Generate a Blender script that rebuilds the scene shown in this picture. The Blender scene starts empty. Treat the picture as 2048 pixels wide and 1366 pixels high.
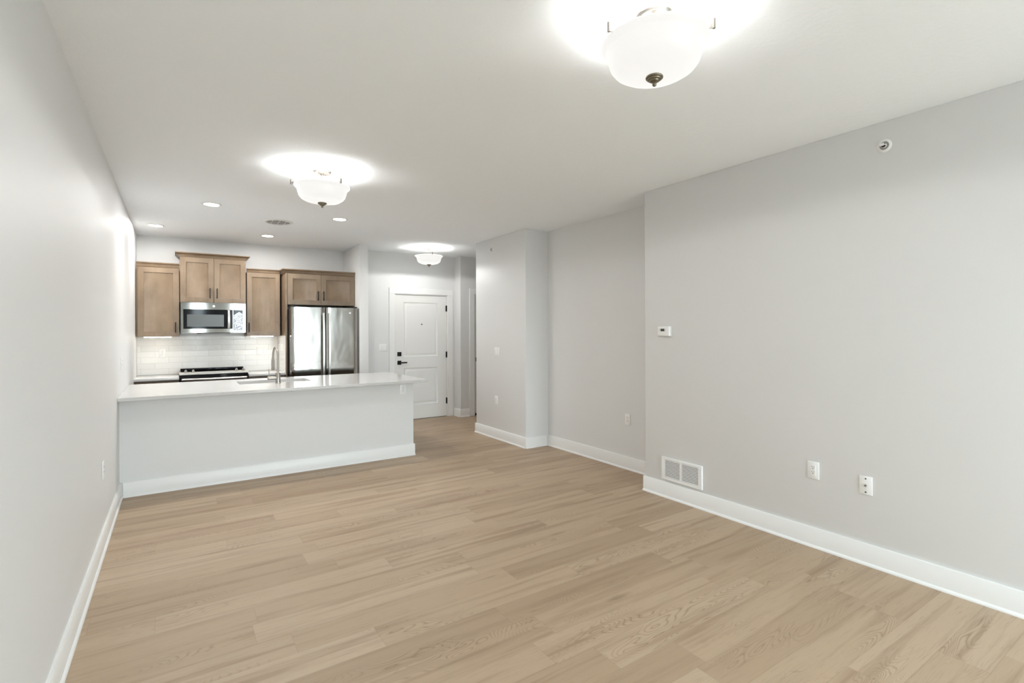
import bpy, bmesh, math, random
from mathutils import Vector, Matrix

random.seed(7)
PI = math.pi
R = math.radians
SC = bpy.context.scene
COL = SC.collection

# ------------------------------------------------------------------ camera, world, exposure
H = 2.751            # ceiling height
EYE = 1.48
cam_d = bpy.data.cameras.new('camera')
cam_d.sensor_width = 36.0
cam_d.sensor_fit = 'HORIZONTAL'
cam_d.lens = 36.0 * 1013.23 / 2048.0
cam_d.shift_y = -22.2 / 2048.0
cam_d.clip_start = 0.02
cam = bpy.data.objects.new('camera', cam_d)
COL.objects.link(cam)
cam.matrix_world = (Matrix.Translation((0, 0, EYE)) @ Matrix.Rotation(R(-33.597), 4, 'Z')
                    @ Matrix.Rotation(R(90), 4, 'X') @ Matrix.Rotation(R(-0.2095), 4, 'Z'))
SC.camera = cam

SKY = 18.0            # daylight outside the rear windows
world = bpy.data.worlds.new('world')
SC.world = world
world.use_nodes = True
bg = world.node_tree.nodes['Background']
_t = world.node_tree                      # bright hazy sky above, dimmer ground below the horizon
_tc = _t.nodes.new('ShaderNodeTexCoord')
_sx = _t.nodes.new('ShaderNodeSeparateXYZ')
_mr = _t.nodes.new('ShaderNodeMapRange')
_mr.interpolation_type = 'SMOOTHSTEP'
_mr.inputs[1].default_value = -0.06
_mr.inputs[2].default_value = 0.06
_mx = _t.nodes.new('ShaderNodeMix')
_mx.data_type = 'RGBA'
_mx.inputs[6].default_value = (0.27, 0.295, 0.315, 1)
_mx.inputs[7].default_value = (0.80, 0.91, 1.0, 1)
_t.links.new(_tc.outputs['Generated'], _sx.inputs[0])
_t.links.new(_sx.outputs[2], _mr.inputs[0])
_t.links.new(_mr.outputs[0], _mx.inputs[0])
_t.links.new(_mx.outputs[2], bg.inputs['Color'])
bg.inputs['Strength'].default_value = SKY

BULB_W = 13.0         # semi-flush fixtures, bulbs above the glass bowl
BOWL_L = 0.60         # glow of the glass bowl
BOWL_W = 13.5        # spot added under each bowl, standing in for its downward light
CAN_W = 10.5         # recessed downlights
LED_L = 16.0         # under-cabinet bars
WARM = (1.0, 0.995, 0.98)

vs = SC.view_settings
vs.view_transform = 'Standard'
vs.look = 'None'
vs.exposure = 0.53
vs.gamma = 1.0
vs.use_curve_mapping = False
cy = SC.cycles
cy.use_denoising = True
cy.max_bounces = 14
cy.diffuse_bounces = 8
cy.glossy_bounces = 5
cy.transparent_max_bounces = 8
cy.sample_clamp_indirect = 8.0
cy.caustics_reflective = False
cy.caustics_refractive = False

# rear wall window openings: (x0, x1, z0, z1)
YREAR = -3.05
OPENINGS = [(1.50, 3.57, 0.06, 2.45), (0.40, 0.80, 0.60, 2.45)]
for (x0, x1, z0, z1) in OPENINGS:      # sky portals filling the two glazed openings
    ld = bpy.data.lights.new('sky_portal', 'AREA')
    ld.shape = 'RECTANGLE'
    ld.size = x1 - x0
    ld.size_y = z1 - z0
    ld.cycles.is_portal = True
    lo = bpy.data.objects.new('sky_portal', ld)
    COL.objects.link(lo)
    lo.location = ((x0 + x1) / 2, YREAR - 0.13, (z0 + z1) / 2)
    lo.rotation_euler = (R(90), 0, 0)

# ------------------------------------------------------------------ materials
def srgb(r, g, b):
    def f(c):
        c /= 255.0
        return c / 12.92 if c <= 0.04045 else ((c + 0.055) / 1.055) ** 2.4
    return (f(r), f(g), f(b), 1.0)

def mat(name, color, rough=0.5, metal=0.0, spec=0.5, **kw):
    m = bpy.data.materials.new(name)
    m.use_nodes = True
    b = m.node_tree.nodes['Principled BSDF']
    b.inputs['Base Color'].default_value = tuple(color) if len(color) == 4 else (*color, 1)
    b.inputs['Roughness'].default_value = rough
    b.inputs['Metallic'].default_value = metal
    b.inputs['Specular IOR Level'].default_value = spec
    for k, v in kw.items():
        b.inputs[k.replace('_', ' ')].default_value = v
    return m

class NT:
    """small helper for node graphs"""
    def __init__(self, m):
        self.m = m
        self.t = m.node_tree
        self.b = self.t.nodes.get('Principled BSDF')
    def n(self, typ, **kw):
        nd = self.t.nodes.new(typ)
        for k, v in kw.items():
            setattr(nd, k, v)
        return nd
    def put(self, sock, v):
        if hasattr(v, 'is_output'):
            self.t.links.new(v, sock)
        else:
            sock.default_value = v
    def math(self, op, a, b=None, c=None, clamp=False):
        nd = self.n('ShaderNodeMath', operation=op, use_clamp=clamp)
        for i, v in enumerate((a, b, c)):
            if v is not None:
                self.put(nd.inputs[i], v)
        return nd.outputs[0]
    def comb(self, x, y, z):
        nd = self.n('ShaderNodeCombineXYZ')
        for i, v in enumerate((x, y, z)):
            self.put(nd.inputs[i], v)
        return nd.outputs[0]
    def pos(self):
        g = self.n('ShaderNodeNewGeometry')
        s = self.n('ShaderNodeSeparateXYZ')
        self.t.links.new(g.outputs['Position'], s.inputs[0])
        return g.outputs['Position'], s.outputs
    def noise(self, vec, scale, detail=2.0, rough=0.5, dist=0.0):
        nd = self.n('ShaderNodeTexNoise')
        self.put(nd.inputs['Vector'], vec)
        nd.inputs['Scale'].default_value = scale
        nd.inputs['Detail'].default_value = detail
        nd.inputs['Roughness'].default_value = rough
        nd.inputs['Distortion'].default_value = dist
        return nd.outputs[0]
    def ramp(self, fac, stops, interp='LINEAR'):
        nd = self.n('ShaderNodeValToRGB')
        cr = nd.color_ramp
        cr.interpolation = interp
        while len(cr.elements) < len(stops):
            cr.elements.new(0.5)
        for e, (p, c) in zip(cr.elements, stops):
            e.position = p
            e.color = c if len(c) == 4 else (*c, 1)
        self.put(nd.inputs[0], fac)
        return nd.outputs[0]
    def mix(self, fac, a, b, blend='MIX'):
        nd = self.n('ShaderNodeMix', data_type='RGBA', blend_type=blend)
        self.put(nd.inputs[0], fac)
        self.put(nd.inputs[6], a)
        self.put(nd.inputs[7], b)
        return nd.outputs[2]
    def smooth(self, v, lo, hi):
        nd = self.n('ShaderNodeMapRange', interpolation_type='SMOOTHSTEP')
        self.put(nd.inputs[0], v)
        nd.inputs[1].default_value = lo
        nd.inputs[2].default_value = hi
        return nd.outputs[0]
    def bump(self, h, strength=0.2, dist=0.01):
        nd = self.n('ShaderNodeBump')
        nd.inputs['Strength'].default_value = strength
        nd.inputs['Distance'].default_value = dist
        self.put(nd.inputs['Height'], h)
        self.t.links.new(nd.outputs[0], self.b.inputs['Normal'])

def wall_paint(name, col, rough, bump_scale, bump, spec=0.35):
    m = mat(name, col, rough, spec=spec)
    k = NT(m)
    p, _ = k.pos()
    k.bump(k.noise(p, bump_scale, 4.0, 0.6), bump, 0.004)
    return m

M_WALL = wall_paint('greige_wall_paint', (0.715, 0.718, 0.715), 0.50, 160, 0.10, 0.30)
M_CEIL = wall_paint('ceiling_paint', (0.905, 0.935, 0.96), 0.9, 34, 0.55, 0.15)
M_TRIM = mat('white_trim_paint', (0.80, 0.80, 0.79), 0.35, spec=0.4)
M_DOOR = mat('white_door_paint', (0.78, 0.775, 0.755), 0.38, spec=0.4)
M_PLATE = mat('white_plastic', (0.83, 0.83, 0.82), 0.3, spec=0.45)
M_SLOT = mat('slot_shadow_plastic', (0.02, 0.02, 0.02), 0.6)
M_BLACK = mat('matte_black_metal', (0.010, 0.009, 0.009), 0.5, spec=0.22)
M_DARK = mat('black_plastic', (0.010, 0.010, 0.011), 0.45)
M_GLOSSBLK = mat('black_glass', (0.006, 0.006, 0.007), 0.06, spec=0.18)
M_NICKEL = mat('brushed_nickel', (0.38, 0.355, 0.32), 0.34, metal=1.0)
M_FINIAL = mat('aged_nickel', (0.23, 0.20, 0.145), 0.38, metal=1.0)
M_SLATE = mat('dark_grey_steel_side', (0.035, 0.032, 0.029), 0.35, metal=0.2)

def steel(name, col, rough, wav, stretch=(60, 60, 1.2), big=0.0):
    m = mat(name, col, rough, metal=1.0)
    k = NT(m)
    p, s = k.pos()
    v = k.comb(k.math('MULTIPLY', s[0], stretch[0]), k.math('MULTIPLY', s[1], stretch[1]), k.math('MULTIPLY', s[2], stretch[2]))
    fine = k.noise(v, 3.0, 3.0)
    if big:
        v2 = k.comb(k.math('MULTIPLY', s[0], 3.2), k.math('MULTIPLY', s[1], 1.0), k.math('MULTIPLY', s[2], 1.8))
        bigv = k.noise(v2, 1.6, 1.0, 0.4, 0.5)
        h = k.math('ADD', k.math('MULTIPLY', bigv, big), k.math('MULTIPLY', fine, wav))
        k.bump(h, 1.0, 0.01)
    else:
        k.bump(fine, wav, 0.002)
    return m

M_STEEL = steel('stainless_steel', (0.33, 0.32, 0.30), 0.06, 0.004, (1.5, 60, 60))
M_FRIDGE = steel('fridge_stainless', (0.40, 0.385, 0.36), 0.09, 0.002, (60, 60, 1.2), 0.34)
M_SATIN = mat('satin_steel_panel', (0.56, 0.555, 0.52), 0.42, metal=0.55)
M_BASIN = mat('brushed_sink_steel', (0.74, 0.73, 0.71), 0.42, metal=0.35)
M_HANDLE = mat('satin_steel_bar', (0.68, 0.66, 0.63), 0.28, metal=1.0)

def make_floor():
    m = mat('oak_plank_vinyl', (0.4, 0.3, 0.2), 0.42, spec=0.35)
    k = NT(m)
    p, s = k.pos()
    W, L = 0.181, 1.22
    x = s[0]
    yy = k.math('ADD', s[1], 20.0 * W + 0.045)
    ry = k.math('DIVIDE', yy, W)
    row = k.math('FLOOR', ry)
    fy = k.math('FRACT', ry)
    wn = k.n('ShaderNodeTexWhiteNoise', noise_dimensions='1D')
    k.put(wn.inputs['W'], row)
    u = k.math('ADD', k.math('DIVIDE', k.math('ADD', x, 10.0), L), k.math('MULTIPLY', wn.outputs[0], 1.0))
    colid = k.math('FLOOR', u)
    fx = k.math('FRACT', u)
    wid = k.n('ShaderNodeTexWhiteNoise', noise_dimensions='3D')
    k.put(wid.inputs['Vector'], k.comb(row, colid, 3.0))
    idv = wid.outputs[0]
    sep = k.n('ShaderNodeSeparateColor')
    k.t.links.new(wid.outputs[1], sep.inputs[0])
    id2, id3 = sep.outputs[1], sep.outputs[2]
    tone = k.ramp(idv, [(0.0, (0.366, 0.264, 0.173)), (0.2, (0.414, 0.305, 0.204)), (0.55, (0.435, 0.324, 0.220)),
                        (0.85, (0.457, 0.345, 0.238)), (1.0, (0.479, 0.365, 0.257))])
    ox = k.math('MULTIPLY', idv, 53.0)
    oy = k.math('MULTIPLY', id2, 31.0)
    gx = k.math('ADD', x, ox)
    gy = k.math('ADD', s[1], oy)
    oz = k.math('MULTIPLY', id3, 17.0)
    # broad soft streaks along the plank
    v_streak = k.comb(k.math('MULTIPLY', gx, 0.9), k.math('MULTIPLY', gy, 17.0), oz)
    streak = k.noise(v_streak, 1.0, 3.0, 0.55, 0.3)
    # cathedral grain: contour lines of a long smooth field
    v_cath = k.comb(k.math('MULTIPLY', gx, 1.35), k.math('MULTIPLY', gy, 7.5), oz)
    field = k.noise(v_cath, 1.0, 1.6, 0.45, 0.25)
    lines = k.math('ABSOLUTE', k.math('SINE', k.math('MULTIPLY', field, 150.0)))
    lines = k.math('POWER', k.math('SUBTRACT', 1.0, lines), 2.6)
    mask = k.smooth(k.noise(k.comb(k.math('MULTIPLY', gx, 1.1), k.math('MULTIPLY', gy, 5.0), k.math('ADD', oz, 9.0)), 1.0, 1.0), 0.50, 0.68)
    cath = k.math('MULTIPLY', lines, mask)
    # fine pores
    pore = k.noise(k.comb(k.math('MULTIPLY', gx, 9.0), k.math('MULTIPLY', gy, 170.0), oz), 1.0, 3.0, 0.6)
    pore = k.smooth(pore, 0.52, 0.75)
    # knots
    vor = k.n('ShaderNodeTexVoronoi', feature='F1')
    k.put(vor.inputs['Vector'], k.comb(k.math('MULTIPLY', gx, 0.8), k.math('MULTIPLY', gy, 3.4), oz))
    vor.inputs['Scale'].default_value = 1.0
    knot = k.smooth(k.math('SUBTRACT', 1.0, vor.outputs[0]), 0.90, 0.985)
    knot = k.math('MULTIPLY', knot, k.noise(k.comb(k.math('MULTIPLY', gx, 14.0), k.math('MULTIPLY', gy, 40.0), oz), 1.0, 2.0))
    sliver = k.smooth(k.noise(k.comb(k.math('MULTIPLY', gx, 2.6), k.math('MULTIPLY', gy, 30.0), k.math('ADD', oz, 4.0)), 1.0, 2.5, 0.5, 0.4), 0.66, 0.80)
    dark = k.smooth(streak, 0.46, 0.76)
    c1 = k.mix(k.math('MULTIPLY', dark, 0.75), tone, (0.276, 0.184, 0.115, 1))
    c2 = k.mix(k.math('MULTIPLY', cath, 0.80), c1, (0.232, 0.149, 0.090, 1))
    c3 = k.mix(k.math('MULTIPLY', pore, 0.38), c2, (0.27, 0.195, 0.125, 1))
    c3 = k.mix(k.math('MULTIPLY', sliver, 0.50), c3, (0.200, 0.135, 0.080, 1))
    c4 = k.mix(k.math('MULTIPLY', knot, 0.85), c3, (0.16, 0.105, 0.063, 1))
    # seams
    ey = k.math('MULTIPLY', k.math('MINIMUM', fy, k.math('SUBTRACT', 1.0, fy)), W)
    ex = k.math('MULTIPLY', k.math('MINIMUM', fx, k.math('SUBTRACT', 1.0, fx)), L)
    edge = k.math('MINIMUM', ey, ex)
    seam = k.math('SUBTRACT', 1.0, k.smooth(edge, 0.0004, 0.0022))
    c5 = k.mix(k.math('MULTIPLY', seam, 0.20), c4, (0.14, 0.095, 0.06, 1))
    k.t.links.new(c5, k.b.inputs['Base Color'])
    rg = k.math('ADD', 0.40, k.math('MULTIPLY', streak, 0.12))
    k.t.links.new(rg, k.b.inputs['Roughness'])
    k.bump(k.math('SUBTRACT', k.math('MULTIPLY', pore, -0.25), seam), 0.12, 0.002)
    return m
M_FLOOR = make_floor()

def make_wood():
    m = mat('stained_maple', (0.3, 0.2, 0.13), 0.36, spec=0.5)
    k = NT(m)
    tc = k.n('ShaderNodeTexCoord')
    oi = k.n('ShaderNodeObjectInfo')
    s = k.n('ShaderNodeSeparateXYZ')
    k.t.links.new(tc.outputs['Object'], s.inputs[0])
    off = k.math('MULTIPLY', oi.outputs['Random'], 40.0)
    gv = k.comb(k.math('ADD', k.math('MULTIPLY', s[0] if False else s.outputs[0], 22.0), off), k.math('MULTIPLY', s.outputs[1], 22.0), k.math('MULTIPLY', s.outputs[2], 2.2))
    grain = k.noise(gv, 1.0, 4.0, 0.6, 0.4)
    bv = k.comb(k.math('ADD', k.math('MULTIPLY', s.outputs[0], 5.0), off), k.math('MULTIPLY', s.outputs[1], 5.0), k.math('MULTIPLY', s.outputs[2], 3.4))
    blotch = k.noise(bv, 1.0, 3.0, 0.55)
    base = k.ramp(blotch, [(0.25, (0.155, 0.104, 0.062)), (0.5, (0.205, 0.145, 0.092)), (0.75, (0.250, 0.182, 0.120))])
    c = k.mix(k.math('MULTIPLY', k.smooth(grain, 0.45, 0.75), 0.35), base, (0.125, 0.082, 0.049, 1))
    k.t.links.new(c, k.b.inputs['Base Color'])
    k.bump(grain, 0.05, 0.002)
    return m
M_WOOD = make_wood()

def make_quartz():
    m = mat('white_quartz', (0.84, 0.83, 0.805), 0.12, spec=0.5)
    k = NT(m)
    p, s = k.pos()
    n1 = k.noise(p, 140, 3.0, 0.7)
    c = k.ramp(n1, [(0.3, (0.55, 0.545, 0.535)), (0.6, (0.59, 0.585, 0.575))])
    k.t.links.new(c, k.b.inputs['Base Color'])
    return m
M_QUARTZ = make_quartz()

def make_tile(axis):
    m = mat('glossy_white_tile_' + axis, (0.8, 0.8, 0.79), 0.06, spec=0.24)
    k = NT(m)
    p, s = k.pos()
    TW, TH = 0.3045, 0.0765
    h = s[0] if axis == 'x' else s[1]
    rz = k.math('DIVIDE', k.math('SUBTRACT', s[2], 0.908 - 10 * TH), TH)
    row = k.math('FLOOR', rz)
    fz = k.math('FRACT', rz)
    sh = k.math('MULTIPLY', k.math('MODULO', row, 2.0), 0.5)
    ux = k.math('ADD', k.math('DIVIDE', k.math('ADD', h, 3.0 + 0.12), TW), sh)
    colid = k.math('FLOOR', ux)
    fx = k.math('FRACT', ux)
    ez = k.math('MULTIPLY', k.math('MINIMUM', fz, k.math('SUBTRACT', 1.0, fz)), TH)
    ex = k.math('MULTIPLY', k.math('MINIMUM', fx, k.math('SUBTRACT', 1.0, fx)), TW)
    e = k.math('MINIMUM', ez, ex)
    tile = k.smooth(e, 0.0008, 0.0022)
    pillow = k.smooth(e, 0.001, 0.006)
    wid = k.n('ShaderNodeTexWhiteNoise', noise_dimensions='2D')
    k.put(wid.inputs['Vector'], k.comb(row, colid, 0.0))
    col = k.ramp(wid.outputs[0], [(0.0, (0.77, 0.77, 0.755)), (1.0, (0.83, 0.83, 0.815))])
    c = k.mix(tile, (0.60, 0.59, 0.575, 1), col)
    k.t.links.new(c, k.b.inputs['Base Color'])
    k.t.links.new(k.math('SUBTRACT', 0.75, k.math('MULTIPLY', tile, 0.68)), k.b.inputs['Roughness'])
    wob = k.noise(k.comb(k.math('ADD', h, k.math('MULTIPLY', wid.outputs[0], 9.0)), s[1], s[2]), 16.0, 2.0)
    hgt = k.math('ADD', k.math('MULTIPLY', wob, 1.3), k.math('MULTIPLY', pillow, 0.55))
    k.bump(hgt, 0.13, 0.006)
    return m
M_TILE = make_tile('x')
M_TILE_SIDE = make_tile('y')

def emit(name, col, strength):
    m = bpy.data.materials.new(name)
    m.use_nodes = True
    b = m.node_tree.nodes['Principled BSDF']
    b.inputs['Base Color'].default_value = (0.85, 0.85, 0.83, 1)
    b.inputs['Roughness'].default_value = 0.3
    b.inputs['Emission Color'].default_value = (*col, 1)
    b.inputs['Emission Strength'].default_value = strength
    return m
M_BOWL = emit('lit_opal_glass', (1.0, 0.985, 0.95), BOWL_L)
M_BOWL.node_tree.nodes['Principled BSDF'].inputs['Base Color'].default_value = (0.10, 0.10, 0.098, 1)
M_BULB = emit('lit_bulb', (1.0, 0.985, 0.95), 6.0)
M_BOWL_IN = emit('opal_glass_inside', (1.0, 0.985, 0.95), 1.0)
M_CAN = emit('lit_downlight_lens', (1.0, 0.96, 0.88), 14.0)
M_LED = emit('lit_led_bar', (1.0, 0.90, 0.76), LED_L)
M_RING = mat('white_metal_ring', (0.8, 0.8, 0.78), 0.45)
M_LCD = mat('lcd_screen', (0.055, 0.055, 0.040), 0.2)
M_GREYMARK = mat('grey_print', (0.35, 0.35, 0.34), 0.5)
M_BADGE = mat('silver_badge', (0.78, 0.77, 0.75), 0.35, metal=0.6)
M_MESH = mat('microwave_window_mesh', (0.072, 0.078, 0.074), 0.22, spec=0.5)

def make_film():
    m = mat('crumpled_clear_film', (0.62, 0.68, 0.76), 0.18, spec=0.6)
    k = NT(m)
    p, s = k.pos()
    n1 = k.noise(p, 70, 3.0, 0.6, 0.8)
    c = k.ramp(n1, [(0.36, (0.04, 0.045, 0.06)), (0.43, (0.50, 0.56, 0.66)), (0.60, (0.82, 0.86, 0.92))])
    k.t.links.new(c, k.b.inputs['Base Color'])
    k.bump(n1, 0.6, 0.01)
    return m
M_FILM = make_film()

def make_glass():
    m = bpy.data.materials.new('window_glass')
    m.use_nodes = True
    t = m.node_tree
    t.nodes.clear()
    o = t.nodes.new('ShaderNodeOutputMaterial')
    mx = t.nodes.new('ShaderNodeMixShader')
    tr = t.nodes.new('ShaderNodeBsdfTransparent')
    gl = t.nodes.new('ShaderNodeBsdfGlossy')
    gl.inputs['Roughness'].default_value = 0.02
    tr.inputs['Color'].default_value = (0.95, 0.97, 0.96, 1)
    mx.inputs[0].default_value = 0.06
    t.links.new(tr.outputs[0], mx.inputs[1])
    t.links.new(gl.outputs[0], mx.inputs[2])
    t.links.new(mx.outputs[0], o.inputs[0])
    return m
M_GLASS = make_glass()

# ------------------------------------------------------------------ mesh helpers
class MB:
    def __init__(self):
        self.bm = bmesh.new()
        self.smooth_faces = set()
    def _merge(self, tmp, smooth=False, M=None):
        if M is not None:
            bmesh.ops.transform(tmp, matrix=M, verts=tmp.verts)
        for f in tmp.faces:
            f.smooth = smooth
        me = bpy.data.meshes.new('t')
        tmp.to_mesh(me)
        tmp.free()
        self.bm.from_mesh(me)
        bpy.data.meshes.remove(me)
        return self
    def box(self, x0, x1, y0, y1, z0, z1, bev=0.0, seg=2, M=None):
        t = bmesh.new()
        bmesh.ops.create_cube(t, size=1.0)
        bmesh.ops.scale(t, vec=(x1 - x0, y1 - y0, z1 - z0), verts=t.verts)
        bmesh.ops.translate(t, vec=((x0 + x1) / 2, (y0 + y1) / 2, (z0 + z1) / 2), verts=t.verts)
        if bev > 0:
            bmesh.ops.bevel(t, geom=list(t.edges), offset=bev, segments=seg, profile=0.5, affect='EDGES')
        return self._merge(t, False, M)
    def cyl(self, p0, p1, r0, r1=None, seg=24, caps=True, smooth=True):
        p0, p1 = Vector(p0), Vector(p1)
        d = p1 - p0
        t = bmesh.new()
        bmesh.ops.create_cone(t, cap_ends=caps, segments=seg, radius1=r0, radius2=r0 if r1 is None else r1, depth=d.length)
        q = Vector((0, 0, 1)).rotation_difference(d.normalized()).to_matrix().to_4x4()
        Mx = Matrix.Translation((p0 + p1) / 2) @ q
        bmesh.ops.transform(t, matrix=Mx, verts=t.verts)
        for f in t.faces:
            f.smooth = smooth and len(f.verts) == 4
        me = bpy.data.meshes.new('t')
        t.to_mesh(me)
        t.free()
        self.bm.from_mesh(me)
        bpy.data.meshes.remove(me)
        return self
    def lathe(self, prof, seg=64, M=None, closed=False):
        """prof: (r, z) list; r == 0 makes a pole"""
        t = bmesh.new()
        rings = []
        for (r, z) in prof:
            if r <= 1e-6:
                rings.append([t.verts.new((0, 0, z))])
            else:
                rings.append([t.verts.new((r * math.cos(2 * PI * i / seg), r * math.sin(2 * PI * i / seg), z)) for i in range(seg)])
        n = len(rings)
        for a in range(n if closed else n - 1):
            A, B = rings[a], rings[(a + 1) % n]
            for i in range(seg):
                j = (i + 1) % seg
                if len(A) == 1 and len(B) == 1:
                    continue
                if len(A) == 1:
                    t.faces.new((A[0], B[i], B[j]))
                elif len(B) == 1:
                    t.faces.new((A[i], B[0], A[j]))
                else:
                    t.faces.new((A[i], B[i], B[j], A[j]))
        bmesh.ops.recalc_face_normals(t, faces=t.faces)
        return self._merge(t, True, M)
    def tube(self, pts, r, seg=16, caps=True):
        t = bmesh.new()
        pts = [Vector(p) for p in pts]
        rings = []
        up = Vector((0, 0, 1))
        prev = None
        for i, p in enumerate(pts):
            d = (pts[min(i + 1, len(pts) - 1)] - pts[max(i - 1, 0)]).normalized()
            if prev is None:
                a = d.orthogonal().normalized()
            else:
                a = (prev - d * prev.dot(d)).normalized()
            prev = a
            b = d.cross(a)
            rr = r[i] if isinstance(r, (list, tuple)) else r
            rings.append([t.verts.new(p + rr * (math.cos(2 * PI * k / seg) * a + math.sin(2 * PI * k / seg) * b)) for k in range(seg)])
        for A, B in zip(rings, rings[1:]):
            for k in range(seg):
                j = (k + 1) % seg
                t.faces.new((A[k], A[j], B[j], B[k]))
        if caps:
            t.faces.new(rings[0])
            t.faces.new(list(reversed(rings[-1])))
        bmesh.ops.recalc_face_normals(t, faces=t.faces)
        return self._merge(t, True)
    def prism(self, poly, axis_from, axis_to, M=None, smooth=False):
        """poly: list of (a, b) extruded along x from axis_from to axis_to; a -> y, b -> z"""
        t = bmesh.new()
        A = [t.verts.new((axis_from, a, b)) for a, b in poly]
        B = [t.verts.new((axis_to, a, b)) for a, b in poly]
        n = len(poly)
        t.faces.new(A)
        t.faces.new(list(reversed(B)))
        for i in range(n):
            j = (i + 1) % n
            t.faces.new((A[i], B[i], B[j], A[j]))
        bmesh.ops.recalc_face_normals(t, faces=t.faces)
        return self._merge(t, smooth, M)
    def sweep(self, rings, cap=True, smooth=False):
        """rings: lists of points with equal counts"""
        t = bmesh.new()
        V = [[t.verts.new(p) for p in ring] for ring in rings]
        for A, B in zip(V, V[1:]):
            n = len(A)
            for i in range(n):
                j = (i + 1) % n
                t.faces.new((A[i], A[j], B[j], B[i]))
        if cap:
            t.faces.new(V[0])
            t.faces.new(list(reversed(V[-1])))
        bmesh.ops.recalc_face_normals(t, faces=t.faces)
        return self._merge(t, smooth)
    def panelled(self, x0, x1, z0, z1, yf, th, panels, prof):
        """slab with its front at y = yf (facing -y), thickness th; panels: (px0, px1, pz0, pz1); prof: (inset, depth) rings"""
        t = bmesh.new()
        xs = sorted({x0, x1, *[p[0] for p in panels], *[p[1] for p in panels]})
        zs = sorted({z0, z1, *[p[2] for p in panels], *[p[3] for p in panels]})
        def quad(pts):
            t.faces.new([t.verts.new(p) for p in pts])
        for i in range(len(xs) - 1):
            for j in range(len(zs) - 1):
                a, b, c, d = xs[i], xs[i + 1], zs[j], zs[j + 1]
                if (a, b, c, d) in [tuple(p) for p in panels]:
                    prev = None
                    for (ins, dep) in prof:
                        ring = [(a + ins, yf + dep, c + ins), (b - ins, yf + dep, c + ins), (b - ins, yf + dep, d - ins), (a + ins, yf + dep, d - ins)]
                        if prev:
                            for q in range(4):
                                r = (q + 1) % 4
                                quad((prev[q], prev[r], ring[r], ring[q]))
                        prev = ring
                    quad(prev)
                else:
                    quad(((a, yf, c), (b, yf, c), (b, yf, d), (a, yf, d)))
        yb = yf + th
        for i in range(len(xs) - 1):
            a, b = xs[i], xs[i + 1]
            quad(((a, yb, z0), (b, yb, z0), (b, yf, z0), (a, yf, z0)))
            quad(((a, yf, z1), (b, yf, z1), (b, yb, z1), (a, yb, z1)))
            for j in range(len(zs) - 1):
                c, d = zs[j], zs[j + 1]
                quad(((a, yb, c), (a, yb, d), (b, yb, d), (b, yb, c)))
        for j in range(len(zs) - 1):
            c, d = zs[j], zs[j + 1]
            quad(((x0, yf, c), (x0, yf, d), (x0, yb, d), (x0, yb, c)))
            quad(((x1, yf, c), (x1, yb, c), (x1, yb, d), (x1, yf, d)))
        bmesh.ops.remove_doubles(t, verts=t.verts, dist=1e-5)
        bmesh.ops.recalc_face_normals(t, faces=t.faces)
        return self._merge(t)
    def build(self, name, m, parent=None, loc=None, sharp=40):
        me = bpy.data.meshes.new(name)
        self.bm.to_mesh(me)
        self.bm.free()
        me.materials.append(m)
        try:
            me.set_sharp_from_angle(angle=R(sharp))
        except Exception:
            pass
        o = bpy.data.objects.new(name, me)
        COL.objects.link(o)
        if parent is not None:
            o.parent = parent
        if loc:
            o.location = loc
        return o

def struct(name, mb, m):
    o = mb.build(name, m)
    o['kind'] = 'structure'
    return o

def thing(name, label, cat, loc=(0, 0, 0), rz=0.0, group=None):
    o = bpy.data.objects.new(name, None)
    COL.objects.link(o)
    o.empty_display_size = 0.05
    o.location = loc
    o.rotation_euler = (0, 0, rz)
    o['label'] = label
    o['category'] = cat
    if group:
        o['group'] = group
    return o

def tag(o, label, cat, group=None):
    o['label'] = label
    o['category'] = cat
    if group:
        o['group'] = group
    return o

# ------------------------------------------------------------------ room shell
XL, XR, XREC, XCOL = -0.419, 3.614, 4.0, 3.655
YK = 8.223           # kitchen wall
YPF = 5.69           # face of the half wall below the counter
YCOL = 5.19          # column face towards the living room
YCOLB = 6.45
YENT = 7.93          # entry wall
YHALL = 7.70         # hall wall with the second door
XJOG = 4.06
XPART = 2.24
EPS = 0.0006

struct('floor', MB().box(-0.6, 6.4, -3.3, 8.5, -0.12, 0.0), M_FLOOR)
struct('ceiling', MB().box(-0.6, 6.4, -3.3, 8.5, H, H + 0.12), M_CEIL)
struct('wall_left', MB().box(XL - 0.12, XL, -3.17, 8.36, 0, H), M_WALL)
struct('wall_kitchen', MB().box(XL, XPART, YK, 8.36, 0, H), M_WALL)
struct('wall_partition', MB().box(XPART, 2.372, 7.40, 8.36, 0, H, 0.004, 2), M_WALL)
DX0, DX1, DZ1 = 2.967, 3.935, 2.095       # entry door opening
struct('wall_entry', MB().box(2.372, DX0, YENT, 8.06, 0, H).box(DX1, XJOG, YENT, 8.06, 0, H).box(DX0, DX1, YENT, 8.06, DZ1, H), M_WALL)
HX0, HX1 = 4.318, 5.09                     # hall door opening
struct('wall_hall', MB().box(XJOG, HX0, YHALL, 8.06, 0, H).box(HX1, 6.2, YHALL, 8.06, 0, H).box(HX0, HX1, YHALL, 8.06, 2.118, H), M_WALL)
struct('wall_hall_end', MB().box(6.2, 6.32, 6.33, 8.06, 0, H), M_WALL)
struct('wall_column', MB().box(XCOL, 6.2, YCOL, YCOLB, 0, H, 0.006, 3), M_WALL)
struct('wall_recess', MB().box(XREC, XREC + 0.12, 3.10, YCOL, 0, H), M_WALL)
struct('wall_right', MB().box(XR, XREC, YREAR, 3.22, 0, H, 0.006, 3), M_WALL)
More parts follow.
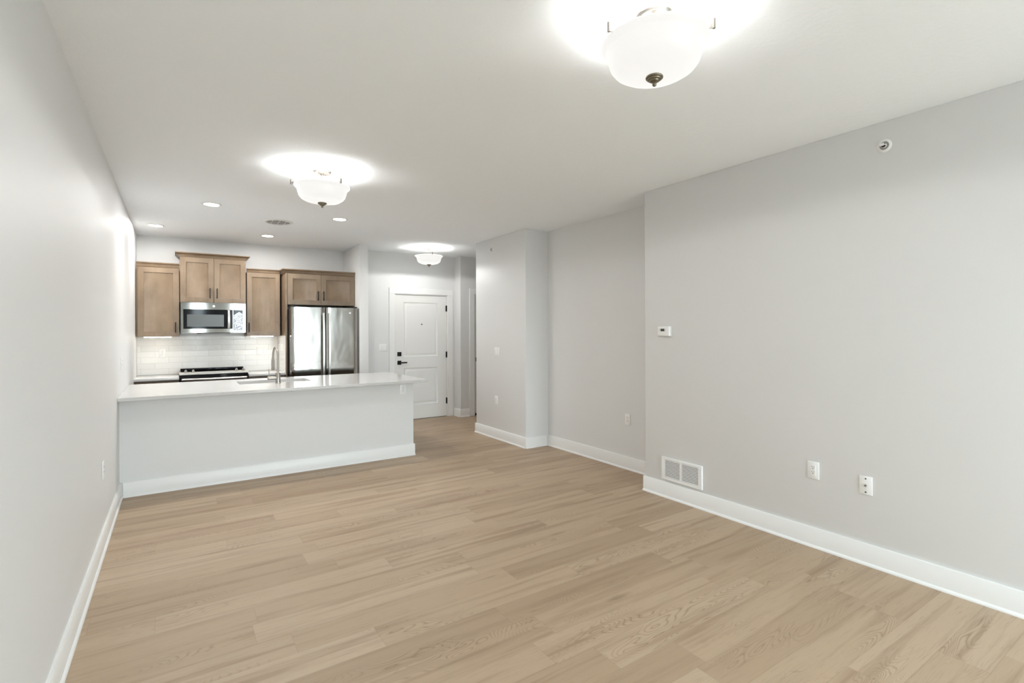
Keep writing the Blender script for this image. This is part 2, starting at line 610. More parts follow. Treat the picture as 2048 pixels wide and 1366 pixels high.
# rear wall with its two openings
rw = MB()
ys = (YREAR - 0.12, YREAR)
(ax0, ax1, az0, az1), (bx0, bx1, bz0, bz1) = OPENINGS
rw.box(XL, bx0, *ys, 0, H).box(bx1, ax0, *ys, 0, H).box(ax1, XREC, *ys, 0, H)
rw.box(ax0, ax1, *ys, 0, az0).box(ax0, ax1, *ys, az1, H).box(bx0, bx1, *ys, 0, bz0).box(bx0, bx1, *ys, bz1, H)
struct('wall_rear', rw, M_WALL)
for n, (x0, x1, z0, z1) in enumerate(OPENINGS):
    nm = 'window_%d' % (n + 1)
    f = MB()
    w = 0.05
    y0, y1 = YREAR - 0.10, YREAR - 0.03
    f.box(x0, x1, y0, y1, z0, z0 + w).box(x0, x1, y0, y1, z1 - w, z1).box(x0, x0 + w, y0, y1, z0 + w, z1 - w).box(x1 - w, x1, y0, y1, z0 + w, z1 - w)
    if n == 0:
        for xm in (2.42, 3.36):
            f.box(xm - 0.04, xm + 0.04, y0, y1, z0 + w, z1 - w)
    fr = struct(nm, f, M_TRIM)
    MB().box(x0 + w * 0.5, x1 - w * 0.5, YREAR - 0.068, YREAR - 0.062, z0 + w * 0.5, z1 - w * 0.5).build('pane', M_GLASS, fr)

struct('wall_light_block', MB().box(2.372, 6.32, 8.0605, 8.20, 0, H), M_WALL)  # unseen slab added behind the doors to block sky light at their gaps
# half wall of the peninsula
struct('wall_peninsula', MB().box(XL, 2.362, YPF, 5.80, 0, 0.877), M_WALL)

# baseboards (profile: distance from wall, height)
BB = [(0, 0), (0.026, 0), (0.026, 0.006), (0.023, 0.014), (0.0145, 0.019), (0.0145, 0.130), (0.0115, 0.1345), (0, 0.1345)]
def baseboard(name, runs):
    """runs: (start, end, outward) on the floor"""
    mb = MB()
    for (a, b, out) in runs:
        a, b, out = Vector((*a, 0)), Vector((*b, 0)), Vector((*out, 0))
        mb.sweep([[a + out * p + Vector((0, 0, z + 0.0004)) for p, z in BB], [b + out * p + Vector((0, 0, z + 0.0004)) for p, z in BB]])
    struct(name, mb, M_TRIM)
t_ = 0.0145
baseboard('baseboard_left', [((XL, YREAR), (XL, YPF), (1, 0))])
baseboard('baseboard_peninsula', [((XL + 0.026, YPF), (2.362 + t_, YPF), (0, -1)), ((2.362, YPF), (2.362, 5.80), (1, 0))])
baseboard('baseboard_right', [((XR, YREAR), (XR, 3.22 + t_), (-1, 0)), ((XR, 3.22), (XREC, 3.22), (0, 1))])
baseboard('baseboard_recess', [((XREC, 3.22), (XREC, YCOL), (-1, 0))])
baseboard('baseboard_column', [((XCOL - t_, YCOL), (XREC - 0.026, YCOL), (0, -1)), ((XCOL, YCOL), (XCOL, YCOLB + t_), (-1, 0)), ((XCOL, YCOLB), (6.2, YCOLB), (0, 1))])
baseboard('baseboard_hall', [((XJOG, YHALL), (XJOG, YENT), (-1, 0)), ((XJOG - t_, YHALL), (4.224, YHALL), (0, -1)), ((HX1 + 0.094, YHALL), (6.2, YHALL), (0, -1))])
baseboard('baseboard_entry', [((2.372, YENT), (2.872, YENT), (0, -1)), ((2.372, 7.40), (2.372, YENT), (1, 0))])

# ------------------------------------------------------------------ doors
def casing(name, x0, x1, z1, y, w=0.094, jamb=0.12):
    """flat casing round an opening x0..x1, top z1, on a wall face at y (facing -y), with the jamb lining"""
    mb = MB()
    mb.box(x0 - w + 0.006, x0 + 0.006, y - 0.018, y, 0.0004, z1 - 0.006, 0.002, 1)
    mb.box(x1 - 0.006, x1 + w - 0.006, y - 0.018, y, 0.0004, z1 - 0.006, 0.002, 1)
    mb.box(x0 - w + 0.006, x1 + w - 0.006, y - 0.018, y, z1 - 0.006, z1 + w - 0.006, 0.002, 1)
    mb.box(x0, x0 + 0.018, y, y + jamb, 0.0004, z1).box(x1 - 0.018, x1, y, y + jamb, 0.0004, z1).box(x0 + 0.018, x1 - 0.018, y, y + jamb, z1 - 0.018, z1)
    # door stop
    mb.box(x0 + 0.018, x0 + 0.030, y + 0.066, y + jamb, 0.0004, z1 - 0.018).box(x1 - 0.030, x1 - 0.018, y + 0.066, y + jamb, 0.0004, z1 - 0.018)
    mb.box(x0 + 0.030, x1 - 0.030, y + 0.066, y + jamb, z1 - 0.032, z1 - 0.018)
    struct(name, mb, M_TRIM)

PANEL_PROF = [(0, 0), (0.006, 0.009), (0.016, 0.013), (0.030, 0.012), (0.050, 0.004), (0.060, 0.004)]
def square_lever(door, x, z, y, to_right=True):
    s = 1 if to_right else -1
    h = MB().box(x - 0.033, x + 0.033, y - 0.009, y, z - 0.033, z + 0.033, 0.0015, 1).cyl((x, y - 0.009, z), (x, y - 0.045, z), 0.011)
    h.box(min(x - s * 0.010, x + s * 0.118), max(x - s * 0.010, x + s * 0.118), y - 0.056, y - 0.042, z - 0.011, z + 0.011, 0.003, 2)
    h.build('door_handle', M_BLACK, door)

casing('trim_1', DX0, DX1, DZ1, YENT)
ex0, ex1 = DX0 + 0.021, DX1 - 0.021
ydoor = YENT + 0.020
d = struct('door_1', MB().panelled(ex0, ex1, 0.008, DZ1 - 0.022, ydoor, 0.045,
           [(ex0 + 0.150, ex1 - 0.165, 0.245, 0.862), (ex0 + 0.150, ex1 - 0.165, 1.050, 1.952)], PANEL_PROF), M_DOOR)
square_lever(d, 3.058, 0.957, ydoor)
MB().box(3.058 - 0.034, 3.058 + 0.034, ydoor - 0.012, ydoor, 1.098 - 0.034, 1.098 + 0.034, 0.002, 2).cyl((3.058, ydoor - 0.012, 1.098), (3.058, ydoor - 0.016, 1.098), 0.014).build('deadbolt', M_BLACK, d)
MB().cyl((3.456, ydoor, 1.589), (3.456, ydoor - 0.004, 1.589), 0.009, seg=16).build('peephole', M_BLACK, d)
for z in (0.271, 1.067, 1.863):
    MB().cyl((3.916, YENT + 0.006, z - 0.05), (3.916, YENT + 0.006, z + 0.05), 0.0075, seg=12).box(3.900, 3.914, ydoor - 0.0025, ydoor, z - 0.05, z + 0.05).cyl((3.916, YENT + 0.006, z - 0.056), (3.916, YENT + 0.006, z + 0.056), 0.004, seg=10).build('hinge', M_BLACK, d)
MB().box(ex0 + 0.002, ex1 - 0.002, ydoor + 0.006, ydoor + 0.040, 0.0005, 0.0078).build('door_sweep', M_DARK, d)

casing('trim_2', HX0, HX1, 2.118, YHALL)
ex0, ex1 = HX0 + 0.021, HX1 - 0.021
yd2 = YHALL + 0.020
d = struct('door_2', MB().panelled(ex0, ex1, 0.040, 2.096, yd2, 0.040,
           [(ex0 + 0.12, ex1 - 0.12, 0.25, 0.86), (ex0 + 0.12, ex1 - 0.12, 1.05, 1.96)], PANEL_PROF), M_DOOR)
square_lever(d, 4.396, 0.976, yd2)
MB().box(ex0 + 0.002, ex1 - 0.002, yd2 + 0.004, yd2 + 0.036, 0.0005, 0.0398).build('door_sweep', M_DARK, d)

# ------------------------------------------------------------------ kitchen cabinets
SHAKER = lambda: [(0, 0), (0.0015, 0.008), (0.0035, 0.009)]
def pull(parent, x, zc, yf, ln=0.135):
    h = MB().box(x - 0.0055, x + 0.0055, yf - 0.036, yf - 0.025, zc - ln / 2, zc + ln / 2, 0.002, 2)
    h.box(x - 0.005, x + 0.005, yf - 0.026, yf, zc - ln / 2 + 0.012, zc - ln / 2 + 0.024).box(x - 0.005, x + 0.005, yf - 0.026, yf, zc + ln / 2 - 0.024, zc + ln / 2 - 0.012)
    h.build('handle', M_BLACK, parent)

def shaker_door(parent, x0, x1, z0, z1, yf, stile, hx=None, hz=None, hl=0.135):
    dm = MB().panelled(x0, x1, z0, z1, yf, 0.019, [(x0 + stile, x1 - stile, z0 + stile, z1 - stile)], SHAKER()).build('door', M_WOOD, parent)
    if hx is not None:
        pull(dm, hx, hz, yf, hl)
    return dm

def crown(parent, x0, x1, yf, yb, z0, h, out, left, right, name='crown_moulding'):
    """crown on top of a cabinet box x0..x1, front yf; flared by out; returns along the sides when left / right"""
    prof = [(0.000, 0.0), (0.006, 0.0), (0.010, 0.12 * h), (0.018 / 0.05 * out, 0.42 * h), (0.82 * out, 0.74 * h), (out, 0.80 * h), (out, h), (-0.012, h), (-0.012, 0.0)]
    rings = []
    def ring(px, py, ox, oy):
        return [(px + ox * a, py + oy * a, z0 + b) for a, b in prof]
    if left:
        rings.append(ring(x0, yb, -1, 0))
        rings.append(ring(x0, yf, -1, -1))
    else:
        rings.append(ring(x0, yf, 0, -1))
    if right:
        rings.append(ring(x1, yf, 1, -1))
        rings.append(ring(x1, yb, 1, 0))
    else:
        rings.append(ring(x1, yf, 0, -1))
    MB().sweep(rings).build(name, M_WOOD, parent)

ZB = 1.416            # underside of the wall cabinets
YCAB = 7.890          # door faces
def wall_cab(label, x0, x1, z0, z1, doors, stile=0.062, yf=YCAB, name='wall_cabinet', group='wall cabinets in the kitchen'):
    t = thing(name, label, 'cabinet', ((x0 + x1) / 2, YK, z0), 0, group)
    cx, cyy, cz = t.location
    b = MB()
    y0, y1 = yf + 0.0215 - cyy, -0.0008
    a0, a1, c0, c1 = x0 - cx, x1 - cx, 0.0, z1 - z0
    th = 0.018
    b.box(a0, a0 + th, y0, y1, c0, c1).box(a1 - th, a1, y0, y1, c0, c1).box(a0 + th, a1 - th, y0, y1, c1 - th, c1)
    b.box(a0 + th, a1 - th, y0 + 0.012, y1, c0 + 0.022, c0 + 0.04).box(a0 + th, a1 - th, y1 - 0.008, y1, c0, c1 - th)
    b.box(a0 + th, a1 - th, y0, y0 + 0.018, c0, c0 + 0.03)
    if len(doors) == 2:
        xm_ = doors[0][1] - cx
        b.box(xm_ - 0.02, xm_ + 0.02, y0, y0 + 0.018, c0 + 0.03, c1 - th)
    b.build('cabinet_box', M_WOOD, t)
    for (dx0, dx1, dz0, dz1, hx, hz) in doors:
        shaker_door(t, dx0 - cx, dx1 - cx, dz0 - cz, dz1 - cz, yf - cyy, stile, None if hx is None else hx - cx, None if hz is None else hz - cz)
    return t

c = wall_cab('tall maple wall cabinet against the left wall, left of the microwave', -0.412, 0.044, ZB, 2.305,
             [(-0.397, 0.040, ZB + 0.003, 2.300, 0.002, 1.535)], 0.064)
crown(c, -0.412 - c.location.x, 0.044 - c.location.x, YCAB - YK + 0.0215, -0.001, 2.3055 - ZB, 0.060, 0.030, False, False)
c = wall_cab('maple double-door wall cabinet with the highest crown, above the microwave', 0.050, 0.816, 1.864, 2.462,
             [(0.053, 0.4315, 1.868, 2.458, 0.387, 1.99), (0.4355, 0.813, 1.868, 2.458, 0.469, 1.99)], 0.064)
crown(c, 0.050 - c.location.x, 0.816 - c.location.x, YCAB - YK + 0.0215, -0.001, 2.4625 - 1.864, 0.058, 0.052, True, True)
c = wall_cab('tall maple wall cabinet between the microwave and the refrigerator', 0.826, 1.254, ZB, 2.305,
             [(0.829, 1.250, ZB + 0.003, 2.300, 0.852, 1.535)], 0.060)
crown(c, 0.826 - c.location.x, 1.254 - c.location.x, YCAB - YK + 0.0215, -0.001, 2.3055 - ZB, 0.052, 0.030, False, False)
YFC = 7.610
c = wall_cab('deep maple double-door cabinet bridging over the refrigerator', 1.302, 2.236, 1.852, 2.292,
             [(1.305, 1.750, 1.855, 2.288, 1.709, 1.985), (1.754, 2.233, 1.855, 2.288, 1.785, 1.985)], 0.066, YFC, 'refrigerator_cabinet')
crown(c, 1.278 - c.location.x, 2.236 - c.location.x, YFC - YK + 0.0215, -0.001, 2.2925 - 1.852, 0.060, 0.040, True, False)
# tall end panel left of the refrigerator
p = MB().box(1.276, 1.3005, YFC + 0.004, YK - 0.001, 0.0005, 2.2918)
tag(p.build('refrigerator_end_panel', M_WOOD), 'tall maple end panel along the left side of the refrigerator', 'cabinet panel')

# backsplash tile on the kitchen wall and on the end panel
ZC = 0.908
bs = MB().box(XL + 0.0005, 1.2665, YK - 0.009, YK - 0.0006, ZC + 0.0006, ZB - 0.0008)
tag(bs.build('tile_backsplash', M_TILE), 'glossy white subway tile backsplash between counter and wall cabinets', 'backsplash')
bs = MB().box(1.2668, 1.2755, YFC + 0.006, YK - 0.0100, ZC + 0.0006, ZB - 0.0008)
tag(bs.build('side_backsplash', M_TILE_SIDE), 'narrow tiled return beside the refrigerator, at right end of counter', 'backsplash')

# base cabinets either side of the range
YBC = 7.600
def base_cab(label, x0, x1):
    t = thing('base_cabinet', label, 'cabinet', ((x0 + x1) / 2, YK, 0), 0, 'base cabinets on the kitchen wall')
    cx = t.location.x
    w = (x1 - x0) / 2
    yf = YBC - YK
    MB().box(-w, w, yf + 0.0215, -0.001, 0.10, 0.8765).box(-w, w, yf + 0.09, -0.001, 0.0005, 0.10).build('cabinet_box', M_WOOD, t)
    dr = MB().panelled(-w + 0.012, w - 0.012, 0.715, 0.855, yf, 0.019, [(-w + 0.07, w - 0.07, 0.755, 0.815)], SHAKER()).build('drawer', M_WOOD, t)
    MB().box(-0.07, 0.07, yf - 0.036, yf - 0.025, 0.780, 0.791, 0.002, 2).box(-0.055, -0.045, yf - 0.026, yf, 0.781, 0.790).box(0.045, 0.055, yf - 0.026, yf, 0.781, 0.790).build('handle', M_BLACK, dr)
    shaker_door(t, -w + 0.012, w - 0.012, 0.105, 0.705, yf, 0.06, w - 0.04, 0.60)
base_cab('low maple base cabinet left of the range, against the left wall', XL + 0.006, 0.036)
base_cab('low maple base cabinet between the range and the refrigerator', 0.816, 1.2655)
def counter_piece(label, x0, x1):
    o = MB().box(x0, x1, 7.572, YK - 0.0007, ZC - 0.0305, ZC, 0.002, 2).build('countertop', M_QUARTZ)
    tag(o, label, 'countertop', 'white countertops on the kitchen wall')
counter_piece('short white quartz countertop left of the range', XL + 0.0006, 0.0375)
counter_piece('short white quartz countertop between the range and the refrigerator', 0.8145, 1.2750)

# ------------------------------------------------------------------ peninsula: cabinet, countertop, sink, faucet
t = thing('peninsula_cabinet', 'maple cabinet under the peninsula countertop, behind the grey half wall', 'cabinet', (1.0, 5.801, 0))
b = MB()
x0, x1, y0, y1 = XL + 0.002 - 1.0, 2.362 - 1.0, 0.0005, 0.985
b.box(x0, x1, y1 - 0.02, y1, 0.10, 0.8765).box(x0, x0 + 0.018, y0, y1 - 0.02, 0.0005, 0.8765).box(x1 - 0.018, x1, y0, y1 - 0.02, 0.0005, 0.8765)
b.box(x0 + 0.018, x1 - 0.018, y0, y1 - 0.02, 0.10, 0.118).box(x0 + 0.018, x1 - 0.018, y1 - 0.09, y1 - 0.075, 0.0005, 0.10)
b.build('cabinet_box', M_WOOD, t)
for i in range(5):
    a = x0 + 0.03 + i * 0.545
    dm = MB().panelled(-(a + 0.535), -a, 0.115, 0.86, 0.0, 0.019, [(-(a + 0.475), -(a + 0.06), 0.175, 0.80)], SHAKER())
    bmesh.ops.rotate(dm.bm, cent=(0, 0, 0), matrix=Matrix.Rotation(PI, 3, 'Z'), verts=dm.bm.verts)
    bmesh.ops.translate(dm.bm, vec=(0, y1 + 0.0195, 0), verts=dm.bm.verts)
    dm.build('door', M_WOOD, t)

SX0, SX1, SY0, SY1 = 0.575, 1.312, 6.165, 6.575
def slab_hole(x0, x1, y0, y1, z0, z1, hx0, hx1, hy0, hy1, r):
    t = bmesh.new()
    def loop(z):
        o = [(x0, y0), (x1, y0), (x1, y1), (x0, y1)]
        # rounded inner corners
        inn = []
        for (cx, cy_, a0) in ((hx0 + r, hy0 + r, 180), (hx1 - r, hy0 + r, 270), (hx1 - r, hy1 - r, 0), (hx0 + r, hy1 - r, 90)):
            for k in range(5):
                a = R(a0 + 22.5 * k)
                inn.append((cx + r * math.cos(a), cy_ + r * math.sin(a)))
        return [t.verts.new((a, b, z)) for a, b in o], [t.verts.new((a, b, z)) for a, b in inn]
    oT, iT = loop(z1)
    oB, iB = loop(z0)
    for (o, i, flip) in ((oT, iT, False), (oB, iB, True)):
        for q in range(4):
            grp = i[q * 5:q * 5 + 5]
            nxt = i[((q + 1) % 4) * 5]
            f1 = [o[q]] + list(reversed(grp))
            f2 = [o[q], grp[4], nxt, o[(q + 1) % 4]]
            for f in (f1, f2):
                t.faces.new(list(reversed(f)) if flip else f)
    for (lo, hi) in ((oB, oT), (iB, iT)):
        n = len(lo)
        for k in range(n):
            j = (k + 1) % n
            t.faces.new((lo[k], lo[j], hi[j], hi[k]))
    bmesh.ops.recalc_face_normals(t, faces=t.faces)
    return t
tm = slab_hole(XL + 0.0006, 2.470, 5.495, 6.845, ZC - 0.0300, ZC, SX0, SX1, SY0, SY1, 0.02)
mbx = MB()
mbx._merge(tm)
o = mbx.build('peninsula_countertop', M_QUARTZ)
bv = o.modifiers.new('edge', 'BEVEL')
bv.width = 0.002
bv.segments = 2
bv.limit_method = 'ANGLE'
bv.angle_limit = R(60)
tag(o, 'long white quartz countertop on the peninsula half wall, with sink cutout', 'countertop')

t = thing('kitchen_sink', 'undermount stainless sink set in the peninsula countertop', 'sink', ((SX0 + SX1) / 2, (SY0 + SY1) / 2, ZC - 0.0308))
w, dpt, hh = (SX1 - SX0) / 2 + 0.006, (SY1 - SY0) / 2 + 0.006, 0.21
b = MB()
b.box(-w, w, -dpt, -dpt + 0.004, -hh, 0).box(-w, w, dpt - 0.004, dpt, -hh, 0).box(-w, -w + 0.004, -dpt + 0.004, dpt - 0.004, -hh, 0).box(w - 0.004, w, -dpt + 0.004, dpt - 0.004, -hh, 0).box(-w, w, -dpt, dpt, -hh - 0.004, -hh)
b.box(-w - 0.02, -w, -dpt, dpt, -0.003, 0).box(w, w + 0.02, -dpt, dpt, -0.003, 0).box(-w - 0.02, w + 0.02, -dpt - 0.02, -dpt, -0.003, 0).box(-w - 0.02, w + 0.02, dpt, dpt + 0.02, -0.003, 0)
b.build('basin', M_BASIN, t)
MB().lathe([(0, -hh + 0.002), (0.034, -hh + 0.002), (0.046, -hh + 0.005), (0.056, -hh + 0.001), (0.056, -hh)]).build('drain', M_NICKEL, t)

t = thing('kitchen_faucet', 'brushed nickel gooseneck faucet standing beside the peninsula sink', 'faucet', (0.943, 6.097, ZC + 0.0006))
b = MB().lathe([(0, 0), (0.029, 0), (0.029, 0.004), (0.0255, 0.007), (0.0255, 0.105), (0.020, 0.112), (0.0, 0.112)], 32)
b.build('body', M_NICKEL, t)
pts = [(0, 0, 0.10), (0, 0, 0.18), (0, 0, 0.262)]
rad = 0.085
for k in range(1, 17):
    a = PI * k / 16 * 1.0
    pts.append((-0.012 * (1 - math.cos(a)) , rad * (1 - math.cos(a)), 0.285 + 0.105 * math.sin(a)))
pts.append((-0.026, 2 * rad, 0.27))
MB().tube(pts, 0.0105, 20).build('spout', M_NICKEL, t)
MB().lathe([(0, 0.130), (0.0145, 0.130), (0.0165, 0.136), (0.0165, 0.235), (0.0125, 0.258), (0.0115, 0.276), (0, 0.276)], 28, Matrix.Translation((-0.026, 2 * rad, 0))).build('spray_head', M_NICKEL, t)
b = MB().cyl((-0.02, 0, 0.058), (-0.098, 0, 0.058), 0.0215, seg=28).cyl((-0.098, 0, 0.058), (-0.104, 0, 0.058), 0.0215, 0.018, seg=28)
b.tube([(-0.090, 0, 0.072), (-0.0905, 0, 0.10), (-0.091, 0, 0.155)], [0.0062, 0.0055, 0.0050], 14)
b.build('handle', M_NICKEL, t)

# ------------------------------------------------------------------ appliances
def round_badge(parent, x, y, z, r):
    mb = MB()
    rot = Matrix.Translation((x, y, z)) @ Matrix.Rotation(R(90), 4, 'X')
    mb.lathe([(r, 0.0), (r, 0.0025), (r * 0.86, 0.0030), (r * 0.80, 0.0012), (0, 0.0012), (0, 0.0)], 40, rot)
    b_ = mb.build('logo_badge', M_BADGE, parent)
    # flourish inside the ring: two looping script strokes
    s = MB()
    loop1, loop2 = [], []
    for k in range(22):
        a = R(-40 + 300 * k / 21)
        loop1.append((x - 0.28 * r + 0.30 * r * math.cos(a), y - 0.0020, z + 0.02 * r + 0.40 * r * math.sin(a)))
        a2 = R(60 + 260 * k / 21)
        loop2.append((x + 0.30 * r + 0.26 * r * math.cos(a2), y - 0.0020, z + 0.40 * r * math.sin(a2)))
    s.tube(loop1, r * 0.06, 8).tube(loop2, r * 0.06, 8)
    s.build('logo_script', M_GREYMARK, b_)

# microwave
t = thing('microwave', 'stainless over-the-range microwave hung under the double-door wall cabinet', 'microwave', (0.4285, YK, 1.455))
fx0, fx1 = 0.056 - 0.4285, 0.805 - 0.4285
yf = 7.835 - YK
MB().box(fx0 + 0.004, fx1 - 0.004, yf + 0.036, -0.010, 0.012, 0.407).build('housing', M_SLATE, t)
# door with black glass window recessed into a stainless frame
xd = 0.652 - 0.4285
frame = MB().panelled(fx0, xd, 0.010, 0.4065, yf, 0.034, [(0.084 - 0.4285, xd - 0.002, 0.060, 0.318)], [(0, 0), (0.0008, 0.003)])
door_o = frame.build('door', M_STEEL, t)
MB().box(0.0855 - 0.4285, xd - 0.0035, yf + 0.0008, yf + 0.0028, 0.0615, 0.3165).build('door_glass', M_GLOSSBLK, door_o)
MB().box(0.126 - 0.4285, 0.545 - 0.4285, yf + 0.0002, yf + 0.0007, 0.090, 0.250).build('window_screen', M_MESH, door_o)
hb = MB()
ring0 = []
pts = []
for k in range(13):
    u = k / 12
    pts.append((0.6015 - 0.4285, yf - 0.018 - 0.020 * math.sin(PI * u), 0.066 + 0.246 * u))
rings = []
for (px, py, pz) in pts:
    rings.append([(px - 0.0155, py, pz), (px - 0.010, py - 0.007, pz), (px + 0.010, py - 0.007, pz), (px + 0.0155, py, pz), (px + 0.010, py + 0.004, pz), (px - 0.010, py + 0.004, pz)])
hb.sweep(rings, smooth=True).box(0.594 - 0.4285, 0.609 - 0.4285, yf - 0.020, yf + 0.0006, 0.068, 0.082).box(0.594 - 0.4285, 0.609 - 0.4285, yf - 0.020, yf + 0.0006, 0.296, 0.310)
hb.build('handle', M_HANDLE, door_o)
cp = MB().panelled(xd + 0.0015, fx1, 0.010, 0.4065, yf, 0.034, [(xd + 0.003, 0.772 - 0.4285, 0.060, 0.318)], [(0, 0), (0.0008, 0.003)]).build('control_panel', M_STEEL, t)
MB().box(xd + 0.0045, 0.7705 - 0.4285, yf + 0.0008, yf + 0.0028, 0.0615, 0.3165).build('control_glass', M_GLOSSBLK, cp)
# peeling protective film over the controls
tb = bmesh.new()
NX, NZ = 14, 26
grid = []
fx_a, fx_b, fz_a, fz_b = xd + 0.006, 0.769 - 0.4285, 0.040, 0.288
for i in range(NX + 1):
    colv = []
    for j in range(NZ + 1):
        u, v = i / NX, j / NZ
        z = fz_a + (fz_b - fz_a) * v
        x = fx_a + (fx_b - fx_a) * u
        if v > 0.85:
            z -= 0.030 * abs(u - 0.62) ** 1.3 * (v - 0.85) / 0.15 * 2
            x += (0.62 - u) * 0.030 * (v - 0.85) / 0.15
        y = yf - 0.0035 - 0.0022 * (math.sin(7 * u + 9 * v) * math.cos(13 * v - 4 * u) + 1) - random.uniform(0, 0.0016)
        colv.append(tb.verts.new((x, y, z)))
    grid.append(colv)
for i in range(NX):
    for j in range(NZ):
        tb.faces.new((grid[i][j], grid[i + 1][j], grid[i + 1][j + 1], grid[i][j + 1]))
mf = MB()
mf._merge(tb, True)
fo = mf.build('protective_film', M_FILM, cp, sharp=180)
fo['label'] = 'crinkled clear protective film still on the control panel'
so = fo.modifiers.new('thick', 'SOLIDIFY')
so.thickness = 0.0004
round_badge(door_o, 0.427 - 0.4285, yf - 0.0002, 0.362, 0.0155)
b = MB().box(fx0 + 0.01, fx1 - 0.01, yf + 0.02, -0.02, -0.001, 0.0115).build('underside', M_PLATE, t)
MB().prism([(yf + 0.010, 0.010), (yf + 0.030, -0.006), (yf + 0.16, -0.006), (yf + 0.16, 0.010)], 0.235 - 0.4285, 0.62 - 0.4285).build('air_vent', M_DARK, t)

# range
RX0, RX1 = 0.042, 0.8095
t = thing('kitchen_range', 'stainless slide-in range with black cooktop and four front knobs', 'range', ((RX0 + RX1) / 2, YK, 0))
cx = t.location.x
a0, a1 = RX0 - cx, RX1 - cx
yo = lambda y: y - YK
MB().box(a0 + 0.003, a1 - 0.003, yo(7.600), yo(8.205), 0.02, 0.925).build('oven_body', M_SLATE, t)
ct = MB().box(a0, a1, yo(7.670), yo(8.200), 0.9255, 0.947, 0.003, 2)
ct.box(a0 + 0.012, a1 - 0.004, yo(8.140), yo(8.200), 0.9475, 0.980, 0.004, 2)
ct = ct.build('cooktop', M_GLOSSBLK, t)
# sloped front control panel
cpanel = MB().prism([(yo(7.669), 0.948), (yo(7.664), 0.9635), (yo(7.566), 0.948), (yo(7.560), 0.944), (yo(7.560), 0.935), (yo(7.600), 0.930), (yo(7.669), 0.9262)], a0 - 0.004, a1 + 0.004).build('control_panel', M_SATIN, t)
nrm = Vector((0, -0.0155, 0.098)).normalized()
for kx in (0.108, 0.188, 0.672, 0.752):
    base = Vector((kx - cx, yo(7.618), 0.9562))
    b = MB().cyl(base - nrm * 0.001, base + nrm * 0.007, 0.0235, seg=28).cyl(base + nrm * 0.007, base + nrm * 0.030, 0.0155, 0.0135, seg=24).cyl(base + nrm * 0.030, base + nrm * 0.040, 0.0085, 0.0075, seg=16)
    b.build('knob', M_HANDLE, cpanel)
# touch display marks on the panel
slope = math.atan2(0.0155, 0.098)
Mx = Matrix.Translation((0.43 - cx, yo(7.616), 0.9562)) @ Matrix.Rotation(slope, 4, 'X')
dm = MB()
for k in range(13):
    u = -0.135 + 0.27 * k / 12
    dm.box(u - 0.007, u + 0.007, -0.007, 0.005, 0.0, 0.0012, M=Mx)
dm.build('display_marks', M_GREYMARK, cpanel)
dr = MB().box(a0 + 0.003, a1 - 0.003, yo(7.566), yo(7.599), 0.20, 0.928, 0.004, 2).build('oven_door', M_GLOSSBLK, t)
hp = MB().box(a0 + 0.02, a1 - 0.02, yo(7.505), yo(7.533), 0.862, 0.890, 0.010, 3).box(a0 + 0.04, a0 + 0.07, yo(7.530), yo(7.5665), 0.866, 0.886).box(a1 - 0.07, a1 - 0.04, yo(7.530), yo(7.5665), 0.866, 0.886)
hp.build('oven_handle', M_HANDLE, dr)
MB().box(a0 + 0.003, a1 - 0.003, yo(7.565), yo(7.599), 0.03, 0.195, 0.004, 2).build('warming_drawer', M_STEEL, t)

# refrigerator
FX0, FX1 = 1.310, 2.218
t = thing('refrigerator', 'tall stainless french-door refrigerator under the bridging maple cabinet', 'refrigerator', ((FX0 + FX1) / 2, YK, 0))
cx = t.location.x
a0, a1 = FX0 - cx, FX1 - cx
MB().box(a0 + 0.004, a1 - 0.004, yo(7.475), yo(8.180), 0.02, 1.785, 0.004, 2).build('case', M_SLATE, t)
def fridge_door(x0, x1, z0, z1, name='door'):
    """slab with softly rolled vertical edges"""
    yf_, yb_ = yo(7.398), yo(7.468)
    prof = []
    n = 14
    for k in range(n + 1):
        u = k / n
        prof.append((x0 + (x1 - x0) * u, yf_ + 0.004 - 0.004 * (1 - (2 * u - 1) ** 10)))
    r = 0.012
    poly = [(x0, yb_), (x0, yf_ + 0.018)] + [(x0 + 0.004, yf_ + 0.010)] + [(p[0], p[1]) for p in prof[1:-1]] + [(x1 - 0.004, yf_ + 0.010), (x1, yf_ + 0.018), (x1, yb_)]
    mb = MB()
    mb.sweep([[(a, b, z0) for a, b in poly], [(a, b, z1) for a, b in poly]], smooth=True)
    return mb.build(name, M_FRIDGE, t, sharp=35)
xs = 1.765 - cx
dl = fridge_door(a0, xs - 0.004, 0.735, 1.812)
drr = fridge_door(xs + 0.004, a1, 0.735, 1.812)
fridge_door(a0, a1, 0.06, 0.722, 'freezer_drawer')
MB().box(xs - 0.003, xs + 0.003, yo(7.425), yo(7.468), 0.74, 1.81).build('door_gasket', M_DARK, t)
def fridge_handle(par, x):
    rings = []
    for k in range(19):
        u = k / 18
        z = 0.84 + 0.895 * u
        y = yo(7.398) - 0.030 - 0.022 * math.sin(PI * u)
        rings.append([(x - 0.0155, y, z), (x - 0.012, y - 0.010, z), (x + 0.012, y - 0.010, z), (x + 0.0155, y, z), (x + 0.011, y + 0.006, z), (x - 0.011, y + 0.006, z)])
    mb = MB()
    mb.sweep(rings, smooth=True)
    mb.box(x - 0.009, x + 0.009, yo(7.398) - 0.028, yo(7.402), 0.843, 0.872).box(x - 0.009, x + 0.009, yo(7.398) - 0.028, yo(7.402), 1.703, 1.732)
    mb.build('handle', M_HANDLE, par, sharp=30)
fridge_handle(dl, 1.728 - cx)
fridge_handle(drr, 1.806 - cx)
round_badge(drr, 2.104 - cx, yo(7.3985), 1.740, 0.0155)
